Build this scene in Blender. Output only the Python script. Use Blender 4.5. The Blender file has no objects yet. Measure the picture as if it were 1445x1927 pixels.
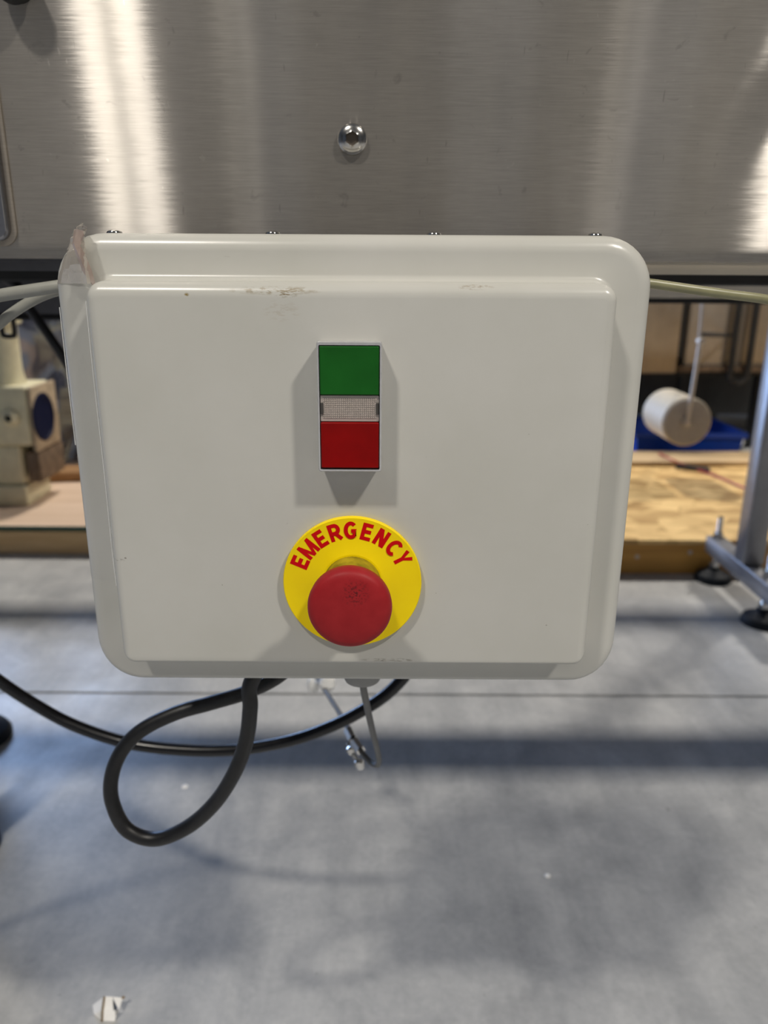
import bpy, bmesh, math, random
from mathutils import Vector, Matrix, noise as mnoise
C = bpy.context.scene.collection
scn = bpy.context.scene
PI = math.pi
random.seed(7)

# ------------------------------------------------------------------ camera, world, lights, exposure
cam = bpy.data.cameras.new('camera'); cam_o = bpy.data.objects.new('camera', cam); C.objects.link(cam_o)
cam.sensor_fit = 'VERTICAL'; cam.sensor_height = 36.0; cam.sensor_width = 27.0
cam.lens = 36.0*1448/1927
cam.clip_start = 0.01; cam.clip_end = 60
cam_o.matrix_world = Matrix.Translation((0, 0, 0.70)) @ Matrix.Rotation(math.radians(90-17.3), 4, 'X') @ Matrix.Rotation(math.radians(0.33), 4, 'Z')
cam.dof.use_dof = True; cam.dof.focus_distance = 0.385; cam.dof.aperture_fstop = 8.0
scn.camera = cam_o
scn.view_settings.view_transform = 'Standard'; scn.view_settings.look = 'None'
scn.view_settings.exposure = 0.0; scn.view_settings.gamma = 1.0; scn.view_settings.use_curve_mapping = False

world = bpy.data.worlds.new('world'); scn.world = world; world.use_nodes = True
world.node_tree.nodes['Background'].inputs[0].default_value = (0.78, 0.86, 1.0, 1)
world.node_tree.nodes['Background'].inputs[1].default_value = 0.8

def area(name, loc, sx, sy, power, color, rot=(0, 0, 0)):
    l = bpy.data.lights.new(name, 'AREA'); l.shape = 'RECTANGLE'; l.size = sx; l.size_y = sy
    l.energy = power; l.color = color
    o = bpy.data.objects.new(name, l); o.location = loc; o.rotation_euler = rot; C.objects.link(o)
    return o
WARM = (1.0, 0.94, 0.85)
# ceiling fixtures in rows across the hall, two diffuser strips each; the row behind the camera and the row behind the machine
for (fx, fy, pw) in ((-1.22, -1.24, 38), (1.94, -1.24, 55), 
                     (-0.35, 3.6, 60), (2.75, 3.6, 60), (4.98, 3.6, 6), (-4.35, 3.6, 6),
                     (-1.24, -5.4, 5), (1.87, -5.4, 7)):
    for s in (-1, 1):
        area('ceiling_lamp', (fx + s*0.083, fy, 3.70), 0.125, 0.22, pw, WARM)
# daylight through the open roll-up door on the far left
area('door_daylight', (-4.3, 6.85, 1.9), 3.4, 3.4, 800, (0.38, 0.58, 1.0), (math.radians(-90), 0, math.radians(-8)))

# ------------------------------------------------------------------ node helpers and materials
def M(name):
    m = bpy.data.materials.new(name); m.use_nodes = True
    nt = m.node_tree
    b = nt.nodes['Principled BSDF']
    return m, nt, b
def N(nt, typ, **kw):
    n = nt.nodes.new(typ)
    for k, v in kw.items():
        if k.startswith('i_'):
            key = k[2:]; key = int(key) if key.isdigit() else key
            n.inputs[key].default_value = v
        else: setattr(n, k, v)
    return n
def L(nt, a, b): nt.links.new(a, b)
def coords(nt, scale=(1, 1, 1), rot=(0, 0, 0)):
    t = N(nt, 'ShaderNodeNewGeometry'); mp = N(nt, 'ShaderNodeMapping')
    mp.inputs['Scale'].default_value = scale; mp.inputs['Rotation'].default_value = rot
    L(nt, t.outputs['Position'], mp.inputs['Vector']); return mp.outputs['Vector']
def noise(nt, vec, scale, detail=4, rough=0.55, dist=0.0):
    n = N(nt, 'ShaderNodeTexNoise'); n.inputs['Scale'].default_value = scale
    n.inputs['Detail'].default_value = detail; n.inputs['Roughness'].default_value = rough
    n.inputs['Distortion'].default_value = dist
    if vec is not None: L(nt, vec, n.inputs['Vector'])
    return n.outputs['Fac']
def ramp(nt, fac, stops):
    r = N(nt, 'ShaderNodeValToRGB'); e = r.color_ramp.elements
    while len(e) < len(stops): e.new(0.5)
    for el, (p, c) in zip(e, stops):
        el.position = p; el.color = (c, c, c, 1) if isinstance(c, (int, float)) else (*c, 1)
    L(nt, fac, r.inputs['Fac']); return r.outputs['Color']
def mix(nt, fac, a, b, mode='MIX'):
    n = N(nt, 'ShaderNodeMix', data_type='RGBA', blend_type=mode)
    if isinstance(fac, (int, float)): n.inputs[0].default_value = fac
    else: L(nt, fac, n.inputs[0])
    for i, v in ((6, a), (7, b)):
        if isinstance(v, tuple): n.inputs[i].default_value = (*v, 1)
        else: L(nt, v, n.inputs[i])
    return n.outputs[2]
def math_(nt, op, a, b=None, clamp=False):
    n = N(nt, 'ShaderNodeMath', operation=op, use_clamp=clamp)
    for i, v in ((0, a), (1, b)):
        if v is None: continue
        if isinstance(v, (int, float)): n.inputs[i].default_value = v
        else: L(nt, v, n.inputs[i])
    return n.outputs[0]
def bump(nt, b, h, strength=0.2, dist=0.001):
    n = N(nt, 'ShaderNodeBump'); n.inputs['Strength'].default_value = strength; n.inputs['Distance'].default_value = dist
    L(nt, h, n.inputs['Height']); L(nt, n.outputs['Normal'], b.inputs['Normal']); return n
def simple(name, col, rough=0.5, metal=0.0, var=0.08, vscale=60, bmp=0.0, bscale=400, spec=0.5):
    m, nt, b = M(name)
    v = coords(nt)
    f = noise(nt, v, vscale, 3)
    lo = tuple(max(0, c*(1-var)) for c in col); hi = tuple(min(1, c*(1+var)) for c in col)
    L(nt, ramp(nt, f, [(0.3, lo), (0.7, hi)]), b.inputs['Base Color'])
    b.inputs['Roughness'].default_value = rough; b.inputs['Metallic'].default_value = metal
    b.inputs['Specular IOR Level'].default_value = spec
    if bmp: bump(nt, b, noise(nt, v, bscale, 2), bmp, 0.0006)
    return m

def painted_box():
    m, nt, b = M('light_grey_paint')
    v = coords(nt)
    base = ramp(nt, noise(nt, v, 14, 4), [(0.3, (0.540, 0.535, 0.490)), (0.7, (0.585, 0.578, 0.540))])
    # yellow brown smears along the top bead of the raised panel
    sep = N(nt, 'ShaderNodeSeparateXYZ'); L(nt, v, sep.inputs[0])
    def spot(cx, cz, rx, rz):
        dx = math_(nt, 'DIVIDE', math_(nt, 'SUBTRACT', sep.outputs['X'], cx), rx); dz = math_(nt, 'DIVIDE', math_(nt, 'SUBTRACT', sep.outputs['Z'], cz), rz)
        r2 = math_(nt, 'ADD', math_(nt, 'MULTIPLY', dx, dx), math_(nt, 'MULTIPLY', dz, dz))
        return math_(nt, 'SUBTRACT', 1.0, r2, True)
    grit = ramp(nt, noise(nt, coords(nt, (260, 260, 900)), 1.0, 4, 0.65), [(0.47, 0.0), (0.60, 1.0)])
    col = base
    for (cx, cz, rx, rz, k, c) in ((-0.052, 0.6915, 0.024, 0.0022, 0.75, (0.20, 0.13, 0.03)), (-0.047, 0.6895, 0.006, 0.0016, 1.0, (0.16, 0.10, 0.02)), (0.043, 0.6935, 0.009, 0.0014, 0.8, (0.20, 0.12, 0.03)), (-0.094, 0.6895, 0.0014, 0.0010, 1.0, (0.22, 0.15, 0.02)),
                                   (-0.049, 0.682, 0.010, 0.006, 0.22, (0.30, 0.20, 0.10)), (0.004, 0.4975, 0.018, 0.0012, 0.8, (0.14, 0.12, 0.08)), (-0.139, 0.555, 0.0035, 0.0009, 0.9, (0.12, 0.10, 0.08))):
        col = mix(nt, math_(nt, 'MULTIPLY', math_(nt, 'MULTIPLY', spot(cx, cz, rx, rz), grit), k), col, c)
    spots = ramp(nt, noise(nt, coords(nt, (1, 1, 1)), 300, 2, 0.5), [(0.80, 0.0), (0.83, 1.0)])
    col = mix(nt, math_(nt, 'MULTIPLY', spots, 0.6), col, (0.12, 0.10, 0.07))
    scuff = ramp(nt, noise(nt, coords(nt, (60, 60, 220), (0, 0.2, 0)), 1.0, 3, 0.5), [(0.79, 0.0), (0.82, 1.0)])
    col = mix(nt, math_(nt, 'MULTIPLY', scuff, 0.3), col, (0.22, 0.20, 0.17))
    L(nt, col, b.inputs['Base Color'])
    b.inputs['Roughness'].default_value = 0.26
    b.inputs['Specular IOR Level'].default_value = 0.45
    bump(nt, b, noise(nt, v, 900, 2), 0.02, 0.0004)
    return m

def brushed(name='brushed_stainless', tint=(0.50, 0.475, 0.44), r=0.25, an=0.885, wear=True, diff=0.52, broad=0.14):
    m, nt, b = M(name)
    nt.nodes.remove(b)
    out = nt.nodes['Material Output']
    v1 = coords(nt, (55, 55, 2600)); fine = noise(nt, v1, 1.0, 3, 0.6)
    v2 = coords(nt, (22, 22, 900)); mid = noise(nt, v2, 1.0, 3, 0.6)
    cloud = noise(nt, coords(nt), 16, 5, 0.6)
    streak = noise(nt, coords(nt, (22, 22, 2.2)), 1.0, 3, 0.5)
    c1 = mix(nt, ramp(nt, fine, [(0.25, 0.0), (0.75, 1.0)]), tuple(c*0.66 for c in tint), tuple(min(1, c*1.34) for c in tint))
    c1 = mix(nt, 0.45, c1, ramp(nt, cloud, [(0.3, tuple(c*0.70 for c in tint)), (0.7, tuple(c*1.22 for c in tint))]))
    c1 = mix(nt, 0.35, c1, ramp(nt, streak, [(0.35, (tint[0]*0.80, tint[1]*0.80, tint[2]*0.82)), (0.65, (tint[0]*1.1, tint[1]*1.08, tint[2]*1.02))]))
    if wear:
        d = ramp(nt, noise(nt, coords(nt, (1, 1, 1)), 75, 3, 0.6, 1.2), [(0.66, 0.0), (0.74, 1.0)])
        c1 = mix(nt, math_(nt, 'MULTIPLY', d, 0.40), c1, tuple(c*0.55 for c in tint))
        sc = ramp(nt, noise(nt, coords(nt, (420, 420, 60), (0, 0.35, 0)), 1.0, 2, 0.5), [(0.74, 0.0), (0.77, 1.0)])
        c1 = mix(nt, math_(nt, 'MULTIPLY', sc, 0.45), c1, tuple(c*0.45 for c in tint))
        lt = ramp(nt, noise(nt, coords(nt, (130, 130, 75), (0, -0.5, 0)), 1.0, 3, 0.6, 1.5), [(0.70, 0.0), (0.77, 1.0)])
        c1 = mix(nt, math_(nt, 'MULTIPLY', lt, 0.35), c1, tuple(min(1, c*1.7) for c in tint))
    g = N(nt, 'ShaderNodeBsdfAnisotropic')
    L(nt, c1, g.inputs['Color'])
    g.inputs['Roughness'].default_value = r; g.inputs['Anisotropy'].default_value = an
    tg = N(nt, 'ShaderNodeCombineXYZ'); tg.inputs[0].default_value = 1.0
    L(nt, tg.outputs[0], g.inputs['Tangent'])
    # each brush line leans its own way along the grain
    geo = N(nt, 'ShaderNodeNewGeometry')
    lean = math_(nt, 'MULTIPLY', math_(nt, 'SUBTRACT', math_(nt, 'ADD', math_(nt, 'MULTIPLY', fine, 0.6), math_(nt, 'MULTIPLY', mid, 0.4)), 0.5), 0.026)
    wav = math_(nt, 'MULTIPLY', math_(nt, 'SUBTRACT', noise(nt, coords(nt, (6, 6, 1.5)), 1.0, 1), 0.5), 0.03)
    off = N(nt, 'ShaderNodeCombineXYZ'); L(nt, math_(nt, 'ADD', lean, wav), off.inputs[0])
    add = N(nt, 'ShaderNodeVectorMath', operation='ADD'); L(nt, geo.outputs['Normal'], add.inputs[0]); L(nt, off.outputs[0], add.inputs[1])
    nrm = N(nt, 'ShaderNodeVectorMath', operation='NORMALIZE'); L(nt, add.outputs[0], nrm.inputs[0])
    L(nt, nrm.outputs[0], g.inputs['Normal'])
    df = N(nt, 'ShaderNodeBsdfDiffuse'); L(nt, mix(nt, 1.0, c1, (0.52, 0.51, 0.50), 'MULTIPLY'), df.inputs['Color'])
    ms = N(nt, 'ShaderNodeMixShader'); ms.inputs[0].default_value = diff
    g2 = N(nt, 'ShaderNodeBsdfAnisotropic'); L(nt, c1, g2.inputs['Color']); g2.inputs['Roughness'].default_value = 0.36; g2.inputs['Anisotropy'].default_value = 0.5
    L(nt, tg.outputs[0], g2.inputs['Tangent']); L(nt, nrm.outputs[0], g2.inputs['Normal'])
    mg = N(nt, 'ShaderNodeMixShader'); mg.inputs[0].default_value = broad
    L(nt, g.outputs[0], mg.inputs[1]); L(nt, g2.outputs[0], mg.inputs[2])
    L(nt, mg.outputs[0], ms.inputs[1]); L(nt, df.outputs[0], ms.inputs[2]); L(nt, ms.outputs[0], out.inputs['Surface'])
    return m

def concrete():
    m, nt, b = M('sealed_concrete')
    v = coords(nt)
    big = noise(nt, v, 3.4, 6, 0.62, 0.8)
    med = noise(nt, v, 11, 6, 0.65, 0.5)
    fine = noise(nt, v, 120, 4, 0.6)
    streak = noise(nt, coords(nt, (26, 3.0, 1), (0, 0, 0.12)), 1.0, 4, 0.6)
    col = ramp(nt, med, [(0.33, (0.25, 0.26, 0.275)), (0.5, (0.45, 0.46, 0.47)), (0.67, (0.72, 0.72, 0.705))])
    col = mix(nt, 0.38, col, ramp(nt, big, [(0.35, (0.25, 0.26, 0.28)), (0.65, (0.60, 0.60, 0.585))]))
    col = mix(nt, 0.30, col, ramp(nt, streak, [(0.35, (0.29, 0.295, 0.30)), (0.68, (0.60, 0.595, 0.58))]))
    col = mix(nt, 0.25, col, ramp(nt, fine, [(0.3, (0.25, 0.25, 0.24)), (0.7, (0.50, 0.49, 0.47))]))
    scr = ramp(nt, noise(nt, coords(nt, (150, 14, 1), (0, 0, 0.25)), 1.0, 3, 0.6), [(0.70, 0.0), (0.78, 1.0)])
    col = mix(nt, math_(nt, 'MULTIPLY', scr, 0.35), col, (0.66, 0.65, 0.62))
    fl = ramp(nt, noise(nt, v, 95, 2, 0.5), [(0.77, 0.0), (0.80, 1.0)])
    col = mix(nt, math_(nt, 'MULTIPLY', fl, 0.5), col, (0.75, 0.74, 0.71))
    dk = ramp(nt, noise(nt, coords(nt, (1, 1, 1), (0.3, 0.2, 1.0)), 70, 2, 0.5), [(0.76, 0.0), (0.80, 1.0)])
    col = mix(nt, math_(nt, 'MULTIPLY', dk, 0.5), col, (0.16, 0.155, 0.15))
    L(nt, col, b.inputs['Base Color'])
    L(nt, ramp(nt, med, [(0.3, 0.42), (0.7, 0.30)]), b.inputs['Roughness'])
    b.inputs['Specular IOR Level'].default_value = 0.6
    bump(nt, b, noise(nt, v, 200, 3), 0.08, 0.001)
    return m

def wood(name, c0, c1, sc=(3, 40, 40), osb=False):
    m, nt, b = M(name)
    if osb:
        vo = N(nt, 'ShaderNodeTexVoronoi'); vo.inputs['Scale'].default_value = 1.0; vo.inputs['Randomness'].default_value = 1.0
        L(nt, coords(nt, (16, 26, 9), (0, 0, 0.6)), vo.inputs['Vector'])
        s = N(nt, 'ShaderNodeSeparateColor'); L(nt, vo.outputs['Color'], s.inputs[0])
        f = math_(nt, 'ADD', math_(nt, 'MULTIPLY', s.outputs[0], 0.5), math_(nt, 'MULTIPLY', noise(nt, coords(nt), 9, 5), 0.5))
    else:
        f = noise(nt, coords(nt, sc), 1.0, 5, 0.6, 0.4)
    L(nt, ramp(nt, f, [(0.25, c0), (0.75, c1)]), b.inputs['Base Color'])
    b.inputs['Roughness'].default_value = 0.62
    bump(nt, b, f, 0.15, 0.001)
    return m

def film(name, tint=(1, 1, 1), haze=0.03, gloss=0.10, hcol=(0.85, 0.85, 0.85), wr=60):
    m, nt, b = M(name); nt.nodes.remove(b); out = nt.nodes['Material Output']
    tr = N(nt, 'ShaderNodeBsdfTransparent'); tr.inputs[0].default_value = (*tint, 1)
    gl = N(nt, 'ShaderNodeBsdfGlossy'); gl.inputs['Roughness'].default_value = 0.08
    df = N(nt, 'ShaderNodeBsdfDiffuse'); df.inputs[0].default_value = (*hcol, 1)
    bp = N(nt, 'ShaderNodeBump'); bp.inputs['Strength'].default_value = 0.6; bp.inputs['Distance'].default_value = 0.001
    L(nt, noise(nt, coords(nt, (1, 1, 0.5)), wr, 3, 0.6, 1.0), bp.inputs['Height'])
    L(nt, bp.outputs[0], gl.inputs['Normal'])
    m1 = N(nt, 'ShaderNodeMixShader'); m1.inputs[0].default_value = haze
    L(nt, tr.outputs[0], m1.inputs[1]); L(nt, df.outputs[0], m1.inputs[2])
    m2 = N(nt, 'ShaderNodeMixShader'); lw = N(nt, 'ShaderNodeLayerWeight'); lw.inputs[0].default_value = 0.3
    L(nt, math_(nt, 'ADD', math_(nt, 'MULTIPLY', math_(nt, 'POWER', lw.outputs['Facing'], 4.0), 0.5), gloss*0.4, True), m2.inputs[0])
    L(nt, m1.outputs[0], m2.inputs[1]); L(nt, gl.outputs[0], m2.inputs[2]); L(nt, m2.outputs[0], out.inputs['Surface'])
    return m

def mushroom_red():
    m, nt, b = M('dusty_red_plastic')
    v = coords(nt)
    col = ramp(nt, noise(nt, v, 150, 4), [(0.3, (0.30, 0.010, 0.014)), (0.7, (0.36, 0.016, 0.020))])
    sp = ramp(nt, noise(nt, v, 900, 2), [(0.50, 0.0), (0.60, 1.0)])
    # a dark scuffed patch above the centre of the button
    sep = N(nt, 'ShaderNodeVectorMath', operation='DISTANCE'); L(nt, coords(nt, (1, 0, 1)), sep.inputs[0]); sep.inputs[1].default_value = (-0.0135, 0, 0.5535)
    patch = ramp(nt, sep.outputs['Value'], [(0.0025, 1.0), (0.0065, 0.0)])
    col = mix(nt, math_(nt, 'MULTIPLY', math_(nt, 'MULTIPLY', sp, patch), 0.9), col, (0.07, 0.008, 0.01))
    L(nt, col, b.inputs['Base Color']); b.inputs['Roughness'].default_value = 0.5; b.inputs['Specular IOR Level'].default_value = 0.25
    bump(nt, b, noise(nt, v, 1200, 2), 0.1, 0.0003)
    return m

MT = dict(
    paint=painted_box(), steel=brushed(), concrete=concrete(),
    steel2=brushed('stainless_tube', (0.42, 0.42, 0.44), 0.32, 0.2, False),
    hopper=brushed('dull_stainless_sheet', (0.46, 0.41, 0.35), 0.36, 0.4, False),
    doorsteel=brushed('dark_polished_door', (0.34, 0.34, 0.36), 0.22, 0.6, False, 0.10, 0.1),
    chrome=simple('polished_steel', (0.75, 0.74, 0.72), 0.12, 1.0, 0.03),
    boltsteel=simple('zinc_bolt', (0.55, 0.54, 0.52), 0.2, 1.0, 0.1, 300), socket=simple('dark_socket', (0.12, 0.10, 0.08), 0.6, 0.3),
    edge=simple('tape_glint_white', (0.90, 0.90, 0.88), 0.15),  # white for the glint painted in along the tape and lid edges
    bezel=simple('satin_chrome_plastic', (0.62, 0.62, 0.63), 0.25, 0.45, 0.06, 300),
    green=simple('green_plastic', (0.009, 0.105, 0.012), 0.45, 0, 0.10, 60, 0.05, 400, 0.15),
    red=simple('red_plastic', (0.25, 0.002, 0.002), 0.45, 0, 0.12, 60, 0.05, 400, 0.12),
    mush=mushroom_red(),
    yellow=simple('yellow_plastic', (1.0, 0.735, 0.002), 0.42, 0, 0.03, 80, 0.04, 400, 0.2),
    olive=simple('dark_olive_collar', (0.30, 0.23, 0.012), 0.5, 0, 0.35, 180, 0.1, 400, 0.3),  # collar in a darker olive than the yellow plate
    letter=simple('red_print', (0.66, 0.004, 0.008), 0.5, 0, 0.03, 60, 0, 400, 0.1),
    lens=simple('clear_prismatic_lens', (0.50, 0.44, 0.40), 0.25, 0, 0.05, 300),
    lensdark=simple('dark_recess', (0.06, 0.055, 0.05), 0.4),
    black=simple('black_rubber', (0.010, 0.010, 0.011), 0.42, 0, 0.3, 200, 0.05, 700),
    blackg=simple('glossy_black_sheath', (0.008, 0.008, 0.009), 0.26, 0, 0.3, 200),
    dark=simple('dark_grey_steel', (0.02, 0.02, 0.02), 0.55, 0.2, 0.2, 30),
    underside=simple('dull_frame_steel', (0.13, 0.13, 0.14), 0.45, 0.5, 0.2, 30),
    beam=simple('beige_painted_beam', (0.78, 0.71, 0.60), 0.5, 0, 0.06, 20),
    gcable=simple('light_grey_cable', (0.31, 0.31, 0.275), 0.34, 0, 0.06, 100),
    ocable=simple('olive_grey_cable', (0.26, 0.25, 0.14), 0.32, 0, 0.10, 100),
    gland=simple('grey_nylon', (0.30, 0.30, 0.29), 0.5),
    wire=simple('grey_wire', (0.17, 0.17, 0.165), 0.6),
    cream=simple('cream_paint', (0.74, 0.68, 0.46), 0.42, 0, 0.10, 25),
    creamleg=simple('pale_leg_paint', (0.50, 0.49, 0.44), 0.45),
    tan=simple('tan_casting', (0.42, 0.33, 0.22), 0.55, 0, 0.25, 40),
    rust=simple('stained_casting', (0.16, 0.11, 0.07), 0.6, 0.1, 0.4, 40),
    bore=simple('dark_blue_bore', (0.002, 0.005, 0.03), 0.5, 0, 0.1, 60, 0, 400, 0.2),
    loadgrey=simple('blue_grey_wrap', (0.13, 0.14, 0.20), 0.5),
    paleboard=wood('pale_board', (0.40, 0.27, 0.13), (0.60, 0.43, 0.24)),
    brass=simple('brass_plug', (0.55, 0.42, 0.14), 0.35, 0.6),
    lumber=wood('pine_lumber', (0.60, 0.38, 0.17), (0.88, 0.64, 0.34)),
    lumberdark=wood('amber_lumber', (0.40, 0.19, 0.035), (0.68, 0.36, 0.08)),
    osb=wood('strand_board', (0.40, 0.23, 0.07), (0.80, 0.54, 0.22), osb=True),
    ply=wood('pale_plywood', (0.55, 0.38, 0.25), (0.80, 0.62, 0.48)),
    woodblock=wood('brown_timber', (0.22, 0.11, 0.04), (0.40, 0.22, 0.09)),
    greenedge=simple('dark_green_edge', (0.02, 0.07, 0.05), 0.6),
    foot=simple('black_foot_rubber', (0.012, 0.016, 0.024), 0.6, 0, 0.1, 60, 0, 400, 0.25),
    redhose=simple('red_hose', (0.34, 0.015, 0.004), 0.4),
    roll=simple('cream_roller', (0.50, 0.44, 0.34), 0.45),
    rollcap=simple('grey_roller_cap', (0.34, 0.32, 0.30), 0.5),
    rod=simple('pale_rod', (0.55, 0.50, 0.44), 0.4, 0.3),
    bluebin=simple('blue_plastic', (0.006, 0.06, 0.42), 0.4),
    paper=simple('white_paper', (0.92, 0.91, 0.89), 0.7),
    paperdark=simple('brown_crease', (0.25, 0.18, 0.10), 0.8),
    white=simple('white_nylon', (0.80, 0.80, 0.78), 0.4),
    wall=simple('painted_block_wall', (0.15, 0.142, 0.13), 0.8, 0, 0.06, 3),
    wallb=simple('dark_door_paint', (0.10, 0.10, 0.11), 0.6),
    roof=simple('ceiling_sheet', (0.12, 0.117, 0.11), 0.8),
    tape=film('clear_tape'), crumple=film('yellowed_tape', (0.92, 0.88, 0.82), 0.42, 0.8, (0.84, 0.78, 0.70), 300),
    fold=film('pinkish_tape_fold', (0.82, 0.74, 0.70), 0.45, 0.3, (0.58, 0.45, 0.40), 250),
    sheet=film('clear_plastic_sheet', (0.30, 0.31, 0.36), 0.45, 0.6, (0.24, 0.25, 0.34), 12),
)

# ------------------------------------------------------------------ mesh helpers
WL = {}
def wloc(o): return WL.get(o.name, Vector((0, 0, 0)))
def empty(name, loc, label, cat, group=None):
    o = bpy.data.objects.new(name, None); C.objects.link(o); o.location = loc; o.empty_display_size = 0.05
    o['label'] = label; o['category'] = cat
    if group: o['group'] = group
    WL[o.name] = Vector(loc); return o
def sempty(name, loc=(0, 0, 0)):
    o = bpy.data.objects.new(name, None); C.objects.link(o); o.location = loc; o['kind'] = 'structure'
    WL[o.name] = Vector(loc); return o
def obj(name, bm, mat, parent=None, origin=None, sharp=0.6, label=None, kind=None):
    """bm is in world coordinates; the origin is the parent's (or the one given)."""
    me = bpy.data.meshes.new(name)
    if name != 'lettering': bmesh.ops.recalc_face_normals(bm, faces=bm.faces)
    if origin is None:
        if parent is not None and parent.type == 'EMPTY': origin = wloc(parent)
        else:
            xs = [v.co for v in bm.verts]; lo = Vector(map(min, zip(*xs))); hi = Vector(map(max, zip(*xs)))
            origin = Vector(((lo.x+hi.x)/2, (lo.y+hi.y)/2, lo.z))
    origin = Vector(origin)
    for v in bm.verts: v.co -= origin
    bm.to_mesh(me); bm.free()
    for p in me.polygons: p.use_smooth = True
    me.set_sharp_from_angle(angle=sharp)
    mats = mat if isinstance(mat, (list, tuple)) else [mat]
    for m in mats: me.materials.append(MT[m])
    o = bpy.data.objects.new(name, me); C.objects.link(o)
    WL[o.name] = origin
    if parent is not None:
        o.parent = parent; o.location = origin - wloc(parent)
    else: o.location = origin
    if label: o['label'] = label
    if kind: o['kind'] = kind
    return o
def tag(o, label, cat, group=None):
    o['label'] = label; o['category'] = cat
    if group: o['group'] = group
    return o
def B(): return bmesh.new()
def box(bm, x0, x1, y0, y1, z0, z1, bev=0.0, seg=2, rotz=0.0):
    r = bmesh.ops.create_cube(bm, size=1.0)
    vs = r['verts']
    c = Vector(((x0+x1)/2, (y0+y1)/2, (z0+z1)/2))
    for v in vs: v.co = Vector((v.co.x*(x1-x0), v.co.y*(y1-y0), v.co.z*(z1-z0)))
    if bev > 0:
        es = list({e for v in vs for e in v.link_edges})
        g = bmesh.ops.bevel(bm, geom=es, offset=bev, segments=seg, affect='EDGES', profile=0.5)
        vs = list({v for f in g['faces'] for v in f.verts} | {v for v in vs if v.is_valid})
    mt = Matrix.Translation(c) @ Matrix.Rotation(rotz, 4, 'Z')
    for v in vs: v.co = mt @ v.co
    return bm
def lathe(bm, prof, origin, axis, seg=32, caps=True):
    """prof: list of (radius, distance along axis)."""
    a = Vector(axis).normalized(); q = a.to_track_quat('Z', 'Y'); o = Vector(origin)
    rings = []
    for (r, d) in prof:
        if r < 1e-6: rings.append([bm.verts.new(o + a*d)])
        else: rings.append([bm.verts.new(o + q @ Vector((r*math.cos(2*PI*k/seg), r*math.sin(2*PI*k/seg), d))) for k in range(seg)])
    for A, Bq in zip(rings, rings[1:]):
        for k in range(seg):
            k2 = (k+1) % seg
            if len(A) == 1 and len(Bq) == 1: continue
            if len(A) == 1: bm.faces.new((A[0], Bq[k2], Bq[k]))
            elif len(Bq) == 1: bm.faces.new((A[k], A[k2], Bq[0]))
            else: bm.faces.new((A[k], A[k2], Bq[k2], Bq[k]))
    if caps:
        if len(rings[0]) > 1: bm.faces.new(rings[0][::-1])
        if len(rings[-1]) > 1: bm.faces.new(rings[-1])
    return bm
def cyl(bm, p0, p1, r, seg=20, r1=None):
    d = Vector(p1)-Vector(p0)
    return lathe(bm, [(r, 0), (r if r1 is None else r1, d.length)], p0, d, seg)
def spline(pts, n=10):
    P = [Vector(p) for p in pts]; P = [2*P[0]-P[1]] + P + [2*P[-1]-P[-2]]
    out = []
    for i in range(1, len(P)-2):
        a, b, c, d = P[i-1:i+3]
        for k in range(n):
            t = k/n
            out.append(0.5*((2*b)+(c-a)*t+(2*a-5*b+4*c-d)*t*t+(3*b-a-3*c+d)*t**3))
    out.append(P[-2]); return out
def tube(bm, pts, r, seg=14, n=10, smooth=True):
    P = spline(pts, n) if smooth else [Vector(p) for p in pts]
    nrm = None; rings = []
    for i, p in enumerate(P):
        t = (P[min(i+1, len(P)-1)]-P[max(i-1, 0)]).normalized()
        if nrm is None: nrm = t.orthogonal().normalized()
        else: nrm = (nrm - t*nrm.dot(t)).normalized()
        bn = t.cross(nrm)
        rings.append([bm.verts.new(p + r*(nrm*math.cos(2*PI*k/seg)+bn*math.sin(2*PI*k/seg))) for k in range(seg)])
    for A, Bq in zip(rings, rings[1:]):
        for k in range(seg): bm.faces.new((A[k], A[(k+1) % seg], Bq[(k+1) % seg], Bq[k]))
    bm.faces.new(rings[0][::-1]); bm.faces.new(rings[-1]); return bm
def rrect(x0, x1, z0, z1, r, y, seg=10):
    r = max(r, 0.0004); pts = []
    for (cx, cz, a0) in ((x1-r, z1-r, 0), (x0+r, z1-r, 90), (x0+r, z0+r, 180), (x1-r, z0+r, 270)):
        for k in range(seg+1):
            a = math.radians(a0 + 90*k/seg); pts.append((cx+r*math.cos(a), y, cz+r*math.sin(a)))
    return pts
def loft(bm, loops, cap0=True, cap1=True):
    R = [[bm.verts.new(p) for p in lp] for lp in loops]; n = len(R[0])
    for A, Bq in zip(R, R[1:]):
        for k in range(n): bm.faces.new((A[k], A[(k+1) % n], Bq[(k+1) % n], Bq[k]))
    if cap0: bm.faces.new(R[0][::-1])
    if cap1: bm.faces.new(R[-1])
    return bm
def prism(bm, poly, axis, a0, a1):
    """poly: 2-D outline; axis 0 -> poly is (y,z), extruded along x."""
    def P(p, a): return (a, p[0], p[1]) if axis == 0 else ((p[0], a, p[1]) if axis == 1 else (p[0], p[1], a))
    return loft(bm, [[P(p, a0) for p in poly], [P(p, a1) for p in poly]])

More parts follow.
